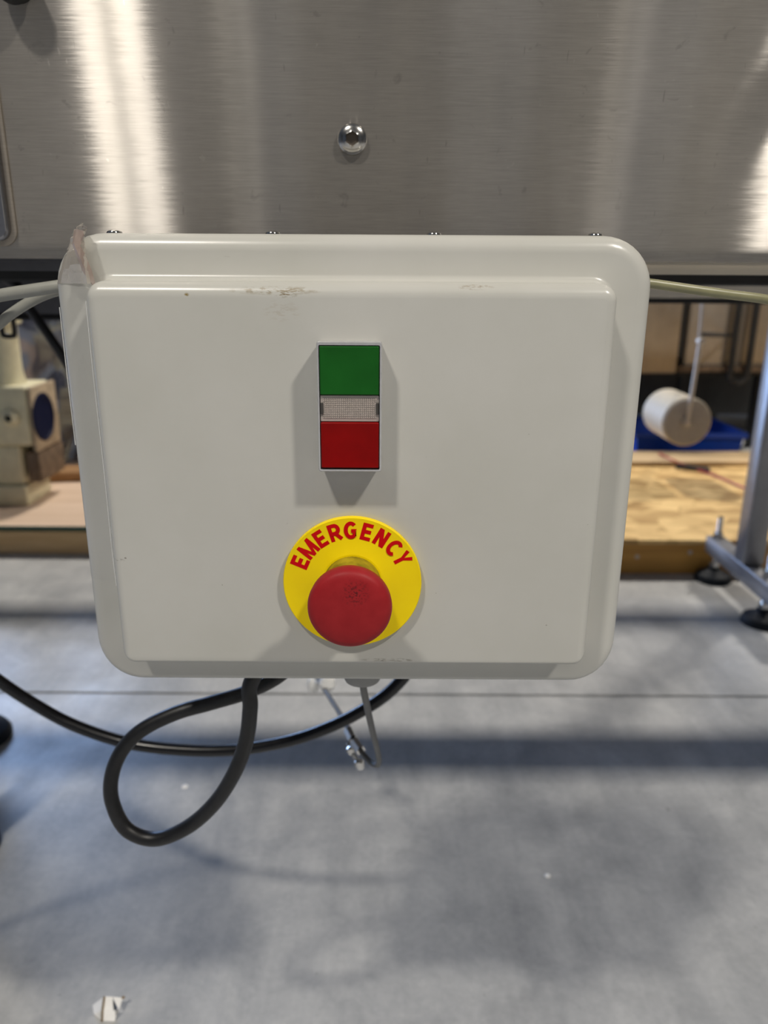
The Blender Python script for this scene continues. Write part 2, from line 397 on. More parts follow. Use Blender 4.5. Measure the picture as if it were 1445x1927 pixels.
# ------------------------------------------------------------------ the setting
fl = sempty('floor')
b = B(); box(b, -7, 7, -7, 8, -0.30, -0.03); obj('subfloor', b, 'concrete', fl)
b = B(); box(b, -7, 7, -7, 1.1795, -0.03, 0.0, 0.0015, 1); obj('slab', b, 'concrete', fl)
b = B(); box(b, -7, 7, 1.1825, 8, -0.03, 0.0, 0.003, 1); obj('slab', b, 'concrete', fl)
b = B(); box(b, -2.2, 7, 7.0, 7.2, 0, 4.3); box(b, -7, -2.2, 7.0, 7.2, 3.6, 4.3); obj('wall_back', b, 'wall', kind='structure')
b = B(); box(b, -7.2, -7, -7, 7.2, 0, 4.3); obj('wall_left', b, 'wall', kind='structure')
b = B(); box(b, 7, 7.2, -7, 7.2, 0, 4.3); obj('wall_right', b, 'wall', kind='structure')
WIN = ((-1.50, -0.78), (0.62, 1.45), (2.15, 2.95))
b = B(); box(b, -7, 7, -7.2, -7, 0, 0.9); box(b, -7, 7, -7.2, -7, 3.3, 4.3)
xe = [-7] + [v for w in WIN for v in w] + [7]
for a0, a1 in zip(xe[::2], xe[1::2]): box(b, a0, a1, -7.2, -7, 0.9, 3.3)
obj('wall_front', b, 'wall', kind='structure')
for i, (a0, a1) in enumerate(WIN):
    b = B()
    for z in (0.9, 2.08, 3.26): box(b, a0, a1, -7.15, -7.05, z, z+0.04)
    for x in (a0, a1-0.04): box(b, x, x+0.04, -7.15, -7.05, 0.94, 3.26)
    obj('window_%d' % (i+1), b, 'wallb', kind='structure')
b = B(); box(b, -7.2, 7.2, -7.2, 7.2, 4.3, 4.4); obj('ceiling', b, 'roof', kind='structure')

# ------------------------------------------------------------------ the stainless machine
mc = empty('stainless_machine', (0, 1.0, 0), 'stainless steel machine housing with brushed front panel above the grey control box', 'machine')
R0 = 0.010; ZB = 0.7080
prof = [(0.535, 1.45), (0.535, ZB+R0)]
for k in range(1, 9):
    a = PI/2*k/8; prof.append((0.535+R0*(1-math.cos(a)), ZB+R0-R0*math.sin(a)))
prof += [(0.58, ZB), (0.58, ZB+0.002), (0.545, ZB+0.002)]
inner = [(0.5385, ZB+R0), (0.5385, 1.45)]
b = B()
# the sheet, with a shallow bruise and crease pressed into it at the upper right
poly = prof + inner
nx = 110; xs = [-1.1 + 2.2*i/nx for i in range(nx+1)]
zs = [1.45, 1.2, 1.0] + [0.95-0.0115*i for i in range(1, 20)]
zs = [z for z in zs if z > ZB+R0+0.003]
col_pts = [(0.535, z) for z in zs] + prof[1:]
def dent(x, z):
    # crease runs from (0.205, 0.775) up to the right
    d = Vector((x-0.207, z-0.776)); ax = Vector((0.55, 0.83)).normalized()
    s = d.dot(ax); w = d.x*ax.y - d.y*ax.x
    if s < -0.02: return 0.0
    f = min(1, (s+0.02)/0.05)
    return f*0.16*(0.0022*math.exp(-(w/0.010)**2) - 0.0016*math.exp(-((w-0.022)/0.010)**2))
xs = sorted(set(xs + [0.18+0.0025*i for i in range(60)]))
grid = [[b.verts.new((x, p[0]+dent(x, p[1]) if abs(p[0]-0.535) < 1e-6 else p[0], p[1])) for p in col_pts] for x in xs]
for A, Bq in zip(grid, grid[1:]):
    for k in range(len(col_pts)-1): b.faces.new((A[k], A[k+1], Bq[k+1], Bq[k]))
fp = obj('front_panel', b, 'steel', mc, sharp=0.9)
b = B(); box(b, -1.35, 1.35, 0.545, 1.58, 0.745, 1.45); obj('housing', b, 'underside', mc)
b = B(); prism(b, [(0.594, 0.6995), (0.604, 0.6995), (0.604, 0.7455), (0.590, 0.7455), (0.590, 0.7062), (0.594, 0.7062)], 0, -0.02, 1.09); obj('inner_lip', b, 'beam', mc)  # right half of the lip: its reflection is put into the lighter colour
b = B(); prism(b, [(0.594, 0.6995), (0.604, 0.6995), (0.604, 0.7455), (0.590, 0.7455), (0.590, 0.7062), (0.594, 0.7062)], 0, -1.09, -0.0205); obj('inner_lip', b, 'underside', mc)  # left half of the same lip, coloured darker
b = B(); box(b, -1.0, 1.08, 0.80, 0.86, 0.689, 0.7455, 0.002, 1); box(b, 0.15, 1.08, 0.86, 1.0, 0.690, 0.7455); obj('dark_void_block', b, 'dark', mc)  # added black blocks standing in for the dark void under the machine
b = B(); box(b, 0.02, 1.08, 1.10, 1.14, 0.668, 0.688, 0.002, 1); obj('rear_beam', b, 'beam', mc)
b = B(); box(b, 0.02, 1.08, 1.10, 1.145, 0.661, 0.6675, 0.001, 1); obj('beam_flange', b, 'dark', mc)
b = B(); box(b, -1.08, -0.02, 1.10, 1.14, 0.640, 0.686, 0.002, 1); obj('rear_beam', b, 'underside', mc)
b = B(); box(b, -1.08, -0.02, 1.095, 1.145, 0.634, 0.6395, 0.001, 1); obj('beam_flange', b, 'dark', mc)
b = B(); tube(b, [(-0.5345, 1.10, 0.642), (-0.5345, 1.10, 0.616), (-0.531, 1.10, 0.612), (-0.521, 1.10, 0.612), (-0.5175, 1.10, 0.616), (-0.5175, 1.10, 0.642)], 0.0034, 10, 4); obj('u_bolt', b, 'dark', mc)
b = B(); box(b, -1.3, 1.3, 2.06, 2.10, 1.005, 1.055, 0.003, 1); obj('shadow_rail', b, 'steel2', mc)  # unseen rail added to cast the shadow band on the floor
for ax in (-1.2, 1.2):
    b = B(); box(b, ax-0.02, ax+0.02, 1.58, 2.06, 1.01, 1.05, 0.003, 1); obj('shadow_rail_arm', b, 'steel2', mc)  # added arms that carry the unseen rail
# the button head screw
cx, cz = -0.0213, 0.7800
bo = B()
hexr = 0.0044; seg = 36
pr = [(0.0093, 0.0), (0.0093, 0.0018)] + [(0.0093*math.cos(a)*0.96+0.0003, 0.0022+0.0036*math.sin(a)) for a in (0.25, 0.5, 0.75, 0.95, 1.08)]
lathe(bo, pr, (cx, 0.535, cz), (0, -1, 0), seg, False)
rim = [v for v in bo.verts][-seg:]
hv0 = [];
for k in range(seg):
    a = math.atan2(rim[k].co.z-cz, rim[k].co.x-cx); t = (a + PI/6) % (PI/3) - PI/6
    hv0.append(bo.verts.new((cx+hexr*0.87/math.cos(t)*math.cos(a), 0.535-0.0056, cz+hexr*0.87/math.cos(t)*math.sin(a))))
hv1 = [bo.verts.new((v.co.x, 0.535-0.0022, v.co.z)) for v in hv0]
for k in range(seg):
    k2 = (k+1) % seg
    bo.faces.new((rim[k], rim[k2], hv0[k2], hv0[k])); bo.faces.new((hv0[k], hv0[k2], hv1[k2], hv1[k]))
sc_v = [(v.co.x, v.co.z) for v in hv1]
bs = obj('button_head_screw', bo, 'boltsteel', mc, sharp=0.5)
bo = B(); bo.faces.new([bo.verts.new((x, 0.535-0.0024, z)) for (x, z) in sc_v]); obj('socket', bo, 'socket', bs)
# access door at the left and the dark knob above it
b = B()
for (ins, y) in ((0, 0.5355), (0, 0.5315), (0.0006, 0.5305)): 
    pass
loft(b, [rrect(-0.70, -0.2408, 0.7150, 0.99, 0.010, 0.5352), rrect(-0.70, -0.2408, 0.7150, 0.99, 0.010, 0.5338), rrect(-0.6985, -0.2420, 0.7164, 0.9885, 0.009, 0.5334)])
obj('door_gasket', b, 'hopper', mc)
b = B(); bv = [(0, 0.0), (0, 0.0030), (0.0005, 0.0043), (0.0015, 0.0050)]
loft(b, [rrect(-0.697+i, -0.2440-i, 0.7183+i, 0.986-i, 0.008-i, 0.5334-d) for (i, d) in bv])
obj('access_door', b, 'doorsteel', mc)
b = B(); lathe(b, [(0.009, 0.0), (0.009, 0.004), (0.0115, 0.007), (0.0115, 0.014), (0.009, 0.0175), (0.004, 0.019), (0, 0.0192)], (-0.2215, 0.535, 0.8625), (0, -1, 0)); obj('knob', b, 'dark', mc)
# the legs and their feet
def foot(name, x, y, r, ztop, par, rod_r=0.007, dome=True):
    b = B(); lathe(b, [(r, 0.0), (r, 0.008), (r*0.9, 0.016), (r*0.55, 0.023), (r*0.34, 0.028), (r*0.30, 0.034), (0, 0.034)], (x, y, 0), (0, 0, 1), 36)
    f = obj(name, b, 'foot', par, origin=(x, y, 0))
    b = B(); cyl(b, (x, y, 0.030), (x, y, ztop), rod_r, 16)
    for k in range(int((ztop-0.036)/0.004)): lathe(b, [(rod_r, 0), (rod_r+0.0007, 0.001), (rod_r, 0.002)], (x, y, 0.036+0.004*k), (0, 0, 1), 16, False)
    obj('threaded_rod', b, 'chrome', f)
    b = B(); lathe(b, [(rod_r*1.9, 0.036), (rod_r*1.9, 0.046)], (x, y, 0), (0, 0, 1), 6); obj('nut', b, 'chrome', f)
    return f
for (lx, ly) in ((-0.632, 1.045), (-0.535, 0.80), (0.78, 1.02), (0.72, 0.80)):
    b = B(); box(b, lx-0.025, lx+0.025, ly-0.025, ly+0.025, 0.085, 0.7455, 0.003, 1); obj('leg', b, 'creamleg', mc)
    foot('levelling_foot', lx, ly, 0.048, 0.09, mc)

# ------------------------------------------------------------------ the grey control box
cb = empty('control_box', (-0.0158, 0.46, 0.472), 'light grey plastic control box with start stop buttons and emergency stop', 'control box')
X0, X1, Z0, Z1 = -0.1660, 0.1344, 0.4720, 0.7180
r0, r1, q0, q1 = -0.1430, 0.1110, 0.4950, 0.6955
def inset(d, f): return 0.0 if d >= f else f - math.sqrt(max(0, f*f-(f-d)**2))
loops = [rrect(X0+0.004, X1-0.004, Z0+0.004, Z1-0.004, 0.022, 0.447), rrect(X0+0.001, X1-0.001, Z0+0.001, Z1-0.001, 0.025, 0.445)]
loops.append(rrect(X0, X1, Z0, Z1, 0.026, 0.4085))
for d in (0.0085, 0.0065, 0.0048, 0.0034, 0.0022, 0.0013, 0.0006, 0.0002, 0.0):
    i = inset(d, 0.0085); ib = inset(d, 0.004)
    loops.append(rrect(X0+i, X1-i, Z0+ib, Z1-i, 0.026-i, 0.3995+d))
loops.append(rrect(r0-0.0035, r1+0.0035, q0-0.002, q1+0.0035, 0.011, 0.3995))
loops.append(rrect(r0-0.0015, r1+0.0015, q0-0.0012, q1+0.0015, 0.010, 0.3985))
loops.append(rrect(r0-0.0004, r1+0.0004, q0-0.0004, q1+0.0004, 0.009, 0.3960))
loops.append(rrect(r0, r1, q0, q1, 0.0085, 0.3868))
for d in (0.0070, 0.0052, 0.0038, 0.0026, 0.0016, 0.0008, 0.0003, 0.0):
    i = inset(d, 0.0072); ib = inset(d, 0.0016); isd = inset(d, 0.0050)
    loops.append(rrect(r0+isd, r1-isd, q0+ib, q1-i, max(0.0085-i, 0.003), 0.3780+d))
b = B(); loft(b, loops); lid = obj('lid', b, 'paint', cb, sharp=1.2)
b = B(); loft(b, [rrect(X0+0.012, X1-0.012, Z0+0.012, Z1-0.012, 0.018, 0.446), rrect(X0+0.012, X1-0.012, Z0+0.012, Z1-0.012, 0.018, 0.486)]); obj('box_base', b, 'paint', cb)
for (a0, a1) in ((-0.10, -0.07), (0.04, 0.07)):
    b = B(); box(b, a0, a1, 0.4855, 0.5995, 0.6895, 0.6990, 0.001, 1); obj('hanger_strap', b, 'underside', cb)
for sx in (-0.1427, -0.0594, 0.0253, 0.1102):
    b = B(); lathe(b, [(0.0042, 0), (0.0042, 0.0010), (0.0036, 0.0020), (0.0020, 0.0026), (0.0009, 0.0026), (0.0009, 0.0020), (0, 0.0020)], (sx, 0.430, 0.7178), (0, 0, 1), 20); obj('screw', b, 'chrome', cb)
for (gx, gy, gz) in ((-0.0137, 0.452, 0.4440), (-0.0705, 0.452, 0.452), (0.060, 0.47, 0.455)):
    b = B(); lathe(b, [(0.0150, 0.0), (0.0150, -(gz-0.484)*0.35), (0.0135, -(gz-0.484)*0.4)], (gx, gy, 0.484), (0, 0, -1), 6)
    lathe(b, [(0.0132, (0.484-gz)*0.4), (0.0132, (0.484-gz)*0.9), (0.0115, (0.484-gz)), (0.006, (0.484-gz))], (gx, gy, 0.484), (0, 0, -1), 28); obj('cable_gland', b, 'gland', cb)

# twin push button: rim, green cap, clear lens, red cap
TX0, TX1, TZ0, TZ1 = -0.0322, -0.0013, 0.6063, 0.6690
b = B(); yF = 0.3667
lp = [rrect(TX0+0.0006, TX1-0.0006, TZ0+0.0006, TZ1-0.0006, 0.0008, 0.3782, 3), rrect(TX0, TX1, TZ0, TZ1, 0.0012, 0.3700, 3), rrect(TX0, TX1, TZ0, TZ1, 0.0012, yF+0.0006, 3), rrect(TX0+0.0004, TX1-0.0004, TZ0+0.0004, TZ1-0.0004, 0.001, yF, 3),
      rrect(TX0+0.0010, TX1-0.0010, TZ0+0.0012, TZ1-0.0016, 0.0006, yF, 3), rrect(TX0+0.0011, TX1-0.0011, TZ0+0.0013, TZ1-0.0018, 0.0006, yF+0.0035, 3)]
loft(b, lp); bz = obj('push_button', b, 'bezel', cb, label='twin push button, green above red, in a chrome rim')
def cap(nm, z0, z1, mat, y, dish=0.0, x0=TX0+0.00145, x1=TX1-0.00145):
    b = B()
    loft(b, [rrect(x0, x1, z0, z1, 0.0005, yF+0.0034, 3), rrect(x0, x1, z0, z1, 0.0005, y+0.0004, 3), rrect(x0+0.0004, x1-0.0004, z0+0.0004, z1-0.0004, 0.0004, y, 3),
             rrect(x0+0.003, x1-0.003, z0+0.003, z1-0.003, 0.003, y+dish, 3)])
    return obj(nm, b, mat, bz)
b = B(); box(b, TX0+0.0012, TX1-0.0012, yF+0.0028, yF+0.0034, TZ0+0.0014, TZ1-0.0019); obj('backing', b, 'lensdark', bz)
cap('green_button', 0.6441, 0.6669, 'green', yF-0.0002, 0.0004)
cap('red_button', 0.6084, 0.6308, 'red', yF-0.0006, 0.0004)
b = B(); lx0, lx1, lz0, lz1 = TX0+0.00145, TX1-0.00145, 0.6312, 0.6436
loft(b, [rrect(lx0, lx1, lz0, lz1, 0.0003, yF+0.0033, 2), rrect(lx0, lx1, lz0, lz1, 0.0003, yF+0.0012, 2)])
nx, nz = 26, 11; px0, px1, pz0, pz1 = lx0+0.0010, lx1-0.0010, lz0+0.0013, lz1-0.0013
for i in range(nx):
    for j in range(nz):
        if (i < 1 or i > nx-2) and 3 <= j <= 8: continue
        a0, a1 = px0+(px1-px0)*i/nx, px0+(px1-px0)*(i+1)/nx; c0, c1 = pz0+(pz1-pz0)*j/nz, pz0+(pz1-pz0)*(j+1)/nz
        y0 = yF+0.0011
        m_ = [b.verts.new(p) for p in ((a0, y0, (c0+c1)/2), ((a0+a1)/2, y0, c0), (a1, y0, (c0+c1)/2), ((a0+a1)/2, y0, c1))]
        tp = b.verts.new(((a0+a1)/2, y0-0.0005, (c0+c1)/2))
        for k in range(4): b.faces.new((m_[k], m_[(k+1) % 4], tp))
obj('indicator_lens', b, 'lens', bz, sharp=0.2)
for (a0, a1) in ((lx0, lx0+0.0014), (lx1-0.0014, lx1)):
    b = B(); box(b, a0, a1, yF+0.0004, yF+0.0013, 0.6346, 0.6402, 0.0002, 1); obj('clip', b, 'lensdark', bz)

# emergency stop: legend plate with print, collar, mushroom head
EX, EZ = -0.0164, 0.5440
b = B(); lathe(b, [(0.0358, 0), (0.0363, 0.0004), (0.0363, 0.0030), (0.0359, 0.0035), (0.0170, 0.0035), (0.0164, 0.0039), (0.0158, 0.0039)], (EX, 0.3780, EZ), (0, -1, 0), 96)
es = obj('emergency_stop', b, 'yellow', cb, label='round yellow emergency stop plate with red mushroom button')
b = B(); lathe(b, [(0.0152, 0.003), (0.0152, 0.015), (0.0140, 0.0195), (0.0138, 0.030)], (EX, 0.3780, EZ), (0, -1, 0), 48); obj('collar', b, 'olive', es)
b = B(); lathe(b, [(0.0135, 0.0257), (0.0190, 0.0272), (0.0204, 0.0294), (0.0207, 0.0327), (0.0205, 0.0347), (0.0198, 0.0364), (0.0186, 0.0375), (0.0165, 0.0383), (0.011, 0.0390), (0.005, 0.0393), (0, 0.0394)], (EX, 0.3780, EZ), (0, -1, 0), 64); obj('mushroom_head', b, 'mush', es, sharp=1.0)
b = B()
ST = 0.00205                      # stroke width of the print
def arc_pts(cx, cy, rx, ry, a0, a1, n=12): return [(cx+rx*math.cos(math.radians(a0+(a1-a0)*k/n)), cy+ry*math.sin(math.radians(a0+(a1-a0)*k/n))) for k in range(n+1)]
w_ = 0.0058; h_ = 0.0094; t_ = ST/2
GL = {
 'E': (0.0056, [[(0.0056-0.0002, t_), (t_, t_), (t_, h_-t_), (0.0056-0.0002, h_-t_)], [(t_, h_*0.51), (0.0050, h_*0.51)]]),
 'M': (0.0084, []), 'N': (0.0064, []),
 'R': (0.0062, [[(t_, 0), (t_, h_-t_)] + arc_pts(0.0034, h_-t_-0.0021, 0.0019, 0.0021, 90, -90, 10) + [(t_, h_-t_-0.0042)], [(0.0031, h_-t_-0.0042), (0.0058, 0.0004)]]),
 'G': (0.0070, [arc_pts(0.0036, h_/2, 0.0036-t_, h_/2-t_, 42, 330, 22) + [(0.0064-t_+0.0004, h_*0.24), (0.0064-t_+0.0004, h_*0.46), (0.0038, h_*0.46)]]),
 'C': (0.0066, [arc_pts(0.0036, h_/2, 0.0036-t_, h_/2-t_, 45, 315, 22)]),
 'Y': (0.0064, [[(t_*0.8, h_), (0.0032, h_*0.46), (0.0064-t_*0.8, h_)], [(0.0032, h_*0.50), (0.0032, 0)]]),
}
def leg_q(x): return [(x, 0), (x+ST, 0), (x+ST, h_), (x, h_)]
FILL = {'M': [leg_q(0), leg_q(0.0084-ST), [(0, h_), (ST*0.95, h_), (0.0042+ST*0.40, 0), (0.0042-ST*0.40, 0)], [(0.0084-ST*0.95, h_), (0.0084, h_), (0.0042+ST*0.40, 0), (0.0042-ST*0.40, 0)]],
        'N': [leg_q(0), leg_q(0.0064-ST), [(0, h_), (ST*1.15, h_), (0.0064, 0), (0.0064-ST*1.15, 0)]]}
for ch, ang in zip('EMERGENCY', (66.5, 49.9, 33.3, 17.6, 1.4, -15.0, -31.0, -47.2, -61.8)):
    wd, strokes = GL[ch]; A = math.radians(ang)
    def put(p, y): 
        lx, lz = p[0]-wd/2, 0.0248+p[1]
        return b.verts.new((EX + lx*math.cos(A) - lz*math.sin(A), y, EZ + lx*math.sin(A) + lz*math.cos(A)))
    for qi, qd in enumerate(FILL.get(ch, [])): b.faces.new([put(p, 0.37442 - 0.000012*qi) for p in qd])
    for si, st_ in enumerate(strokes):
        P = [Vector(p) for p in st_]; Lf, Rt = [], []
        for k, p in enumerate(P):
            d0 = (P[k]-P[k-1]).normalized() if k else (P[1]-P[0]).normalized()
            d1 = (P[k+1]-P[k]).normalized() if k < len(P)-1 else d0
            n0 = Vector((-d0.y, d0.x)); n1 = Vector((-d1.y, d1.x)); m_ = (n0+n1).normalized()
            q = t_/max(0.62, m_.dot(n0)); Lf.append(p+m_*q); Rt.append(p-m_*q)
        for k in range(len(P)-1):
            b.faces.new([put(p, 0.37442 - 0.000012*(k+3*si)) for p in (Lf[k], Rt[k], Rt[k+1], Lf[k+1])])
obj('lettering', b, 'letter', es, sharp=0.5)

# clear packing tape along the left edge of the lid, crumpled at its top end
b = B()
def tape_row(z, t):
    """cross-section from the raised panel across the flange and round the outer edge; t grows towards the crumpled top"""
    sec = [(-0.1437, 0.3868), (-0.1440, 0.3930), (-0.1458, 0.3982), (-0.1500, 0.3989), (-0.1540, 0.3989), (-0.1580, 0.3992), (-0.1620, 0.4003), (-0.1648, 0.4030), (-0.1666, 0.4085), (-0.1667, 0.418), (-0.1667, 0.432)]
    out = []
    for k, (x, y) in enumerate(sec):
        w = mnoise.noise(Vector((x*220, z*70, 3.1)))*0.0006*min(1, 0.25+t*2)
        out.append((x, y-abs(w), z))
    return out
rows = []
for i in range(40):
    z = 0.535 + (0.694-0.535)*i/39; rows.append([b.verts.new(p) for p in tape_row(z, i/39)])
for A, Bq in zip(rows, rows[1:]):
    for k in range(len(A)-1): b.faces.new((A[k], A[k+1], Bq[k+1], Bq[k]))
tp = obj('packing_tape', b, 'tape', cb, sharp=3.0, label='clear packing tape stuck along the left edge of the lid')
b = B(); rows = []
NA, NB = 11, 16
for i in range(NB):
    t = i/(NB-1); row = []
    base = tape_row(0.6938, 1.0)
    for k in range(NA):
        p = Vector(base[k])
        # drawn together up over the rounded corner to a twisted tip
        edge = k/(NA-1)
        tip = Vector((-0.1450 - 0.0095*edge, 0.3975 + 0.012*edge, 0.7225 - 0.004*abs(edge-0.35)))
        q = p.lerp(tip, t**0.85)
        lim = X0 - 0.0008 + 0.0115*max(0, t-0.25)**1.3
        if q.x < lim: q.x = lim
        q.x += 0.0024*mnoise.noise(Vector((k*1.7, i*0.9, 1.0)))*t
        q.y += -0.0016*min(1, t*6) - 0.0022*math.sin(PI*t) + 0.0038*mnoise.noise(Vector((k*1.9, i*1.1, 5.0)))*t
        q.z += 0.0024*mnoise.noise(Vector((k*1.3, i*1.5, 9.0)))*t + (p.z-0.6938)
        row.append(b.verts.new(q))
    rows.append(row)
for A, Bq in zip(rows, rows[1:]):
    for k in range(NA-1): b.faces.new((A[k], A[k+1], Bq[k+1], Bq[k]))
obj('crumpled_end', b, 'crumple', tp, sharp=0.25, label='yellowed crumpled end of the tape')
b = B(); pts = [(-0.1480, 0.3945, 0.7185, 0.0055), (-0.1500, 0.3935, 0.7120, 0.0040), (-0.1478, 0.3935, 0.7060, 0.0048), (-0.1462, 0.3940, 0.7000, 0.0050), (-0.1448, 0.3950, 0.6955, 0.0030), (-0.1440, 0.3960, 0.6925, 0.0016)]
rows = [[b.verts.new((x-w/2, y+0.0012, z)), b.verts.new((x-w*0.1, y-0.0010, z+0.0006)), b.verts.new((x+w/2, y+0.0010, z-0.0004))] for (x, y, z, w) in pts]
for A, Bq in zip(rows, rows[1:]):
    for k in range(2): b.faces.new((A[k], A[k+1], Bq[k+1], Bq[k]))
obj('folded_flap', b, 'fold', tp, sharp=0.5, label='pinkish brown folded flap of tape')

for pts in ([(-0.1441, 0.3838, 0.686), (-0.1442, 0.3836, 0.65), (-0.1440, 0.3838, 0.60), (-0.1442, 0.3838, 0.56), (-0.1440, 0.3842, 0.538)], [(-0.1669, 0.4075, 0.682), (-0.1668, 0.4070, 0.65), (-0.1669, 0.4075, 0.61)]):
    b = B(); tube(b, pts, 0.00028, 8, 4); obj('tape_glint', b, 'edge', tp)  # thin white tubes stand in for the glint along the edges

# ------------------------------------------------------------------ cables round the box
def cable(name, pts, r, mat, label, cat='cable', n=12, seg=16):
    b = B(); tube(b, pts, r, seg, n); return tag(obj(name, b, mat), label, cat)
cable('grey_cable', [(-0.1534, 0.4550, 0.6959), (-0.1733, 0.4550, 0.6931), (-0.1896, 0.4550, 0.6907), (-0.2045, 0.4560, 0.6886), (-0.2210, 0.4580, 0.6861), (-0.2452, 0.4620, 0.6811), (-0.2922, 0.4800, 0.6683), (-0.3825, 0.5400, 0.6676), (-0.52, 0.585, 0.668), (-0.555, 0.600, 0.6985)], 0.0036, 'gcable', 'upper light grey cable leaving the left side of the control box')
cable('grey_cable', [(-0.1601, 0.4740, 0.6933), (-0.1799, 0.4720, 0.6914), (-0.1962, 0.4700, 0.6877), (-0.2084, 0.4700, 0.6828), (-0.2203, 0.4700, 0.6761), (-0.2290, 0.4700, 0.6699), (-0.2481, 0.4720, 0.6550), (-0.2809, 0.4800, 0.6198), (-0.3424, 0.5000, 0.5359), (-0.47, 0.54, 0.30), (-0.50, 0.57, 0.10), (-0.54, 0.60, 0.015), (-0.66, 0.64, 0.004), (-0.85, 0.66, 0.004)], 0.0031, 'gcable', 'lower light grey cable curving down from the left side of the control box')
cable('grey_cable', [(0.1243, 0.4650, 0.6982), (0.1399, 0.4650, 0.6962), (0.1567, 0.4650, 0.6943), (0.1742, 0.4650, 0.6920), (0.1997, 0.4660, 0.6888), (0.2243, 0.4680, 0.6859), (0.2653, 0.4750, 0.6786), (0.3058, 0.5000, 0.6786), (0.42, 0.585, 0.676), (0.445, 0.600, 0.6985)], 0.0027, 'ocable', 'olive grey cable running right from the control box')
cable('power_cable', [(-0.0705, 0.452, 0.470), (-0.0864, 0.4470, 0.4432), (-0.0876, 0.4470, 0.4255), (-0.0918, 0.4500, 0.3991), (-0.1011, 0.4520, 0.3725), (-0.1170, 0.4540, 0.3448), (-0.1389, 0.4560, 0.3220), (-0.1631, 0.4580, 0.3101), (-0.1831, 0.4600, 0.3161), (-0.1925, 0.4630, 0.3350), (-0.1932, 0.4660, 0.3538), (-0.1862, 0.4700, 0.3730), (-0.1713, 0.4740, 0.3891), (-0.1470, 0.4780, 0.4009), (-0.1211, 0.4820, 0.4072), (-0.0971, 0.4870, 0.4130), (-0.0730, 0.4940, 0.4237), (-0.0544, 0.5050, 0.4428), (0.060, 0.47, 0.470)], 0.0052, 'black', 'thick matte black cable hanging in a loop under the control box')
cable('power_cable', [(-0.60, 0.72, 0.7440), (-0.585, 0.71, 0.62), (-0.4676, 0.6600, 0.4265), (-0.4142, 0.6400, 0.3853), (-0.3558, 0.6200, 0.3515), (-0.3212, 0.6200, 0.3223), (-0.2827, 0.6150, 0.3018), (-0.2338, 0.6100, 0.2869), (-0.1841, 0.6050, 0.2834), (-0.1345, 0.6000, 0.2871), (-0.0854, 0.5950, 0.2997), (-0.0468, 0.5900, 0.3179), (-0.0140, 0.5850, 0.3403), (0.0088, 0.5850, 0.3596), (0.0246, 0.5900, 0.3799), (0.0358, 0.6000, 0.4101), (0.0429, 0.6200, 0.4510), (0.06, 0.66, 0.7445)], 0.0054, 'blackg', 'glossy black cable sagging in a wide arc behind the cable loop')
wr = empty('sensor_wire', (-0.0062, 0.5600, 0.3013), 'thin grey wire bent in a V with chrome fittings, hanging below the box', 'wire')
b = B(); tube(b, [(-0.0137, 0.452, 0.448), (-0.0130, 0.4560, 0.4342), (-0.0107, 0.4780, 0.4048), (-0.0081, 0.5050, 0.3713), (-0.0047, 0.5400, 0.3307), (-0.0031, 0.5650, 0.3020), (-0.0050, 0.5750, 0.2896), (-0.0107, 0.5850, 0.2857), (-0.0201, 0.6000, 0.2873), (-0.0289, 0.6250, 0.2862), (-0.0392, 0.6600, 0.2822), (-0.0558, 0.7100, 0.2758), (-0.0712, 0.7600, 0.2673), (-0.0949, 0.8200, 0.2719), (-0.1192, 0.8800, 0.3314), (-0.10, 0.90, 0.7445)], 0.0024, 12, 10); obj('wire', b, 'wire', wr)
for (p0, p1) in (((-0.0323, 0.6250, 0.2919), (-0.0273, 0.6120, 0.2904)), ((-0.0257, 0.6080, 0.2908), (-0.0195, 0.5960, 0.2895))):
    b = B(); cyl(b, p0, p1, 0.0046, 6); obj('ferrule', b, 'chrome', wr)
b = B(); tube(b, [(-0.0317, 0.6120, 0.2869), (-0.0285, 0.6040, 0.2834), (-0.0240, 0.6000, 0.2784), (-0.0201, 0.5970, 0.2749)], 0.0022, 10, 6); lathe(b, [(0, -0.0055), (0.0036, -0.004), (0.0046, 0), (0.0036, 0.004), (0, 0.0055)], (-0.0206, 0.5970, 0.2749), (0.3, 0, -1), 16); lathe(b, [(0, -0.0045), (0.0032, -0.003), (0.0038, 0), (0.0032, 0.003), (0, 0.0045)], (-0.0290, 0.6040, 0.2845), (0.3, 0, -1), 16); obj('clasp', b, 'chrome', wr)
b = B(); lathe(b, [(0, -0.009), (0.007, -0.0065), (0.0092, 0), (0.007, 0.0065), (0, 0.009)], (-0.0602, 0.7400, 0.2748), (0.2, 0, 1), 20); lathe(b, [(0, -0.009), (0.0065, -0.0065), (0.0085, 0), (0.0065, 0.0065), (0, 0.009)], (-0.0776, 0.7700, 0.2568), (0.2, 0, 1), 20); cyl(b, (-0.0590, 0.7400, 0.2761), (-0.0770, 0.7700, 0.2589), 0.003, 8); obj('end_caps', b, 'white', wr, label='white end caps on the wire')

# ------------------------------------------------------------------ right background
st = empty('conveyor_stand', (0.786, 1.59, 0), 'square steel conveyor leg on a low foot rail with black levelling feet', 'stand')
b = B(); box(b, 0.766, 0.812, 1.535, 1.581, 0.1065, 0.742, 0.004, 2); obj('upright', b, 'steel2', st)
b = B(); box(b, 0.768, 0.808, 1.36, 1.735, 0.0665, 0.1065, 0.003, 2); obj('foot_rail', b, 'steel2', st)
for (fx, fy) in ((0.7885, 1.716), (0.795, 1.478)): 
    f = foot('levelling_foot', fx, fy, 0.042, 0.158, st, 0.006)
    b = B(); lathe(b, [(0.014, 0.1065), (0.014, 0.109), (0.0115, 0.109), (0.0115, 0.119)], (fx, fy, 0), (0, 0, 1), 6); obj('nut', b, 'chrome', f)

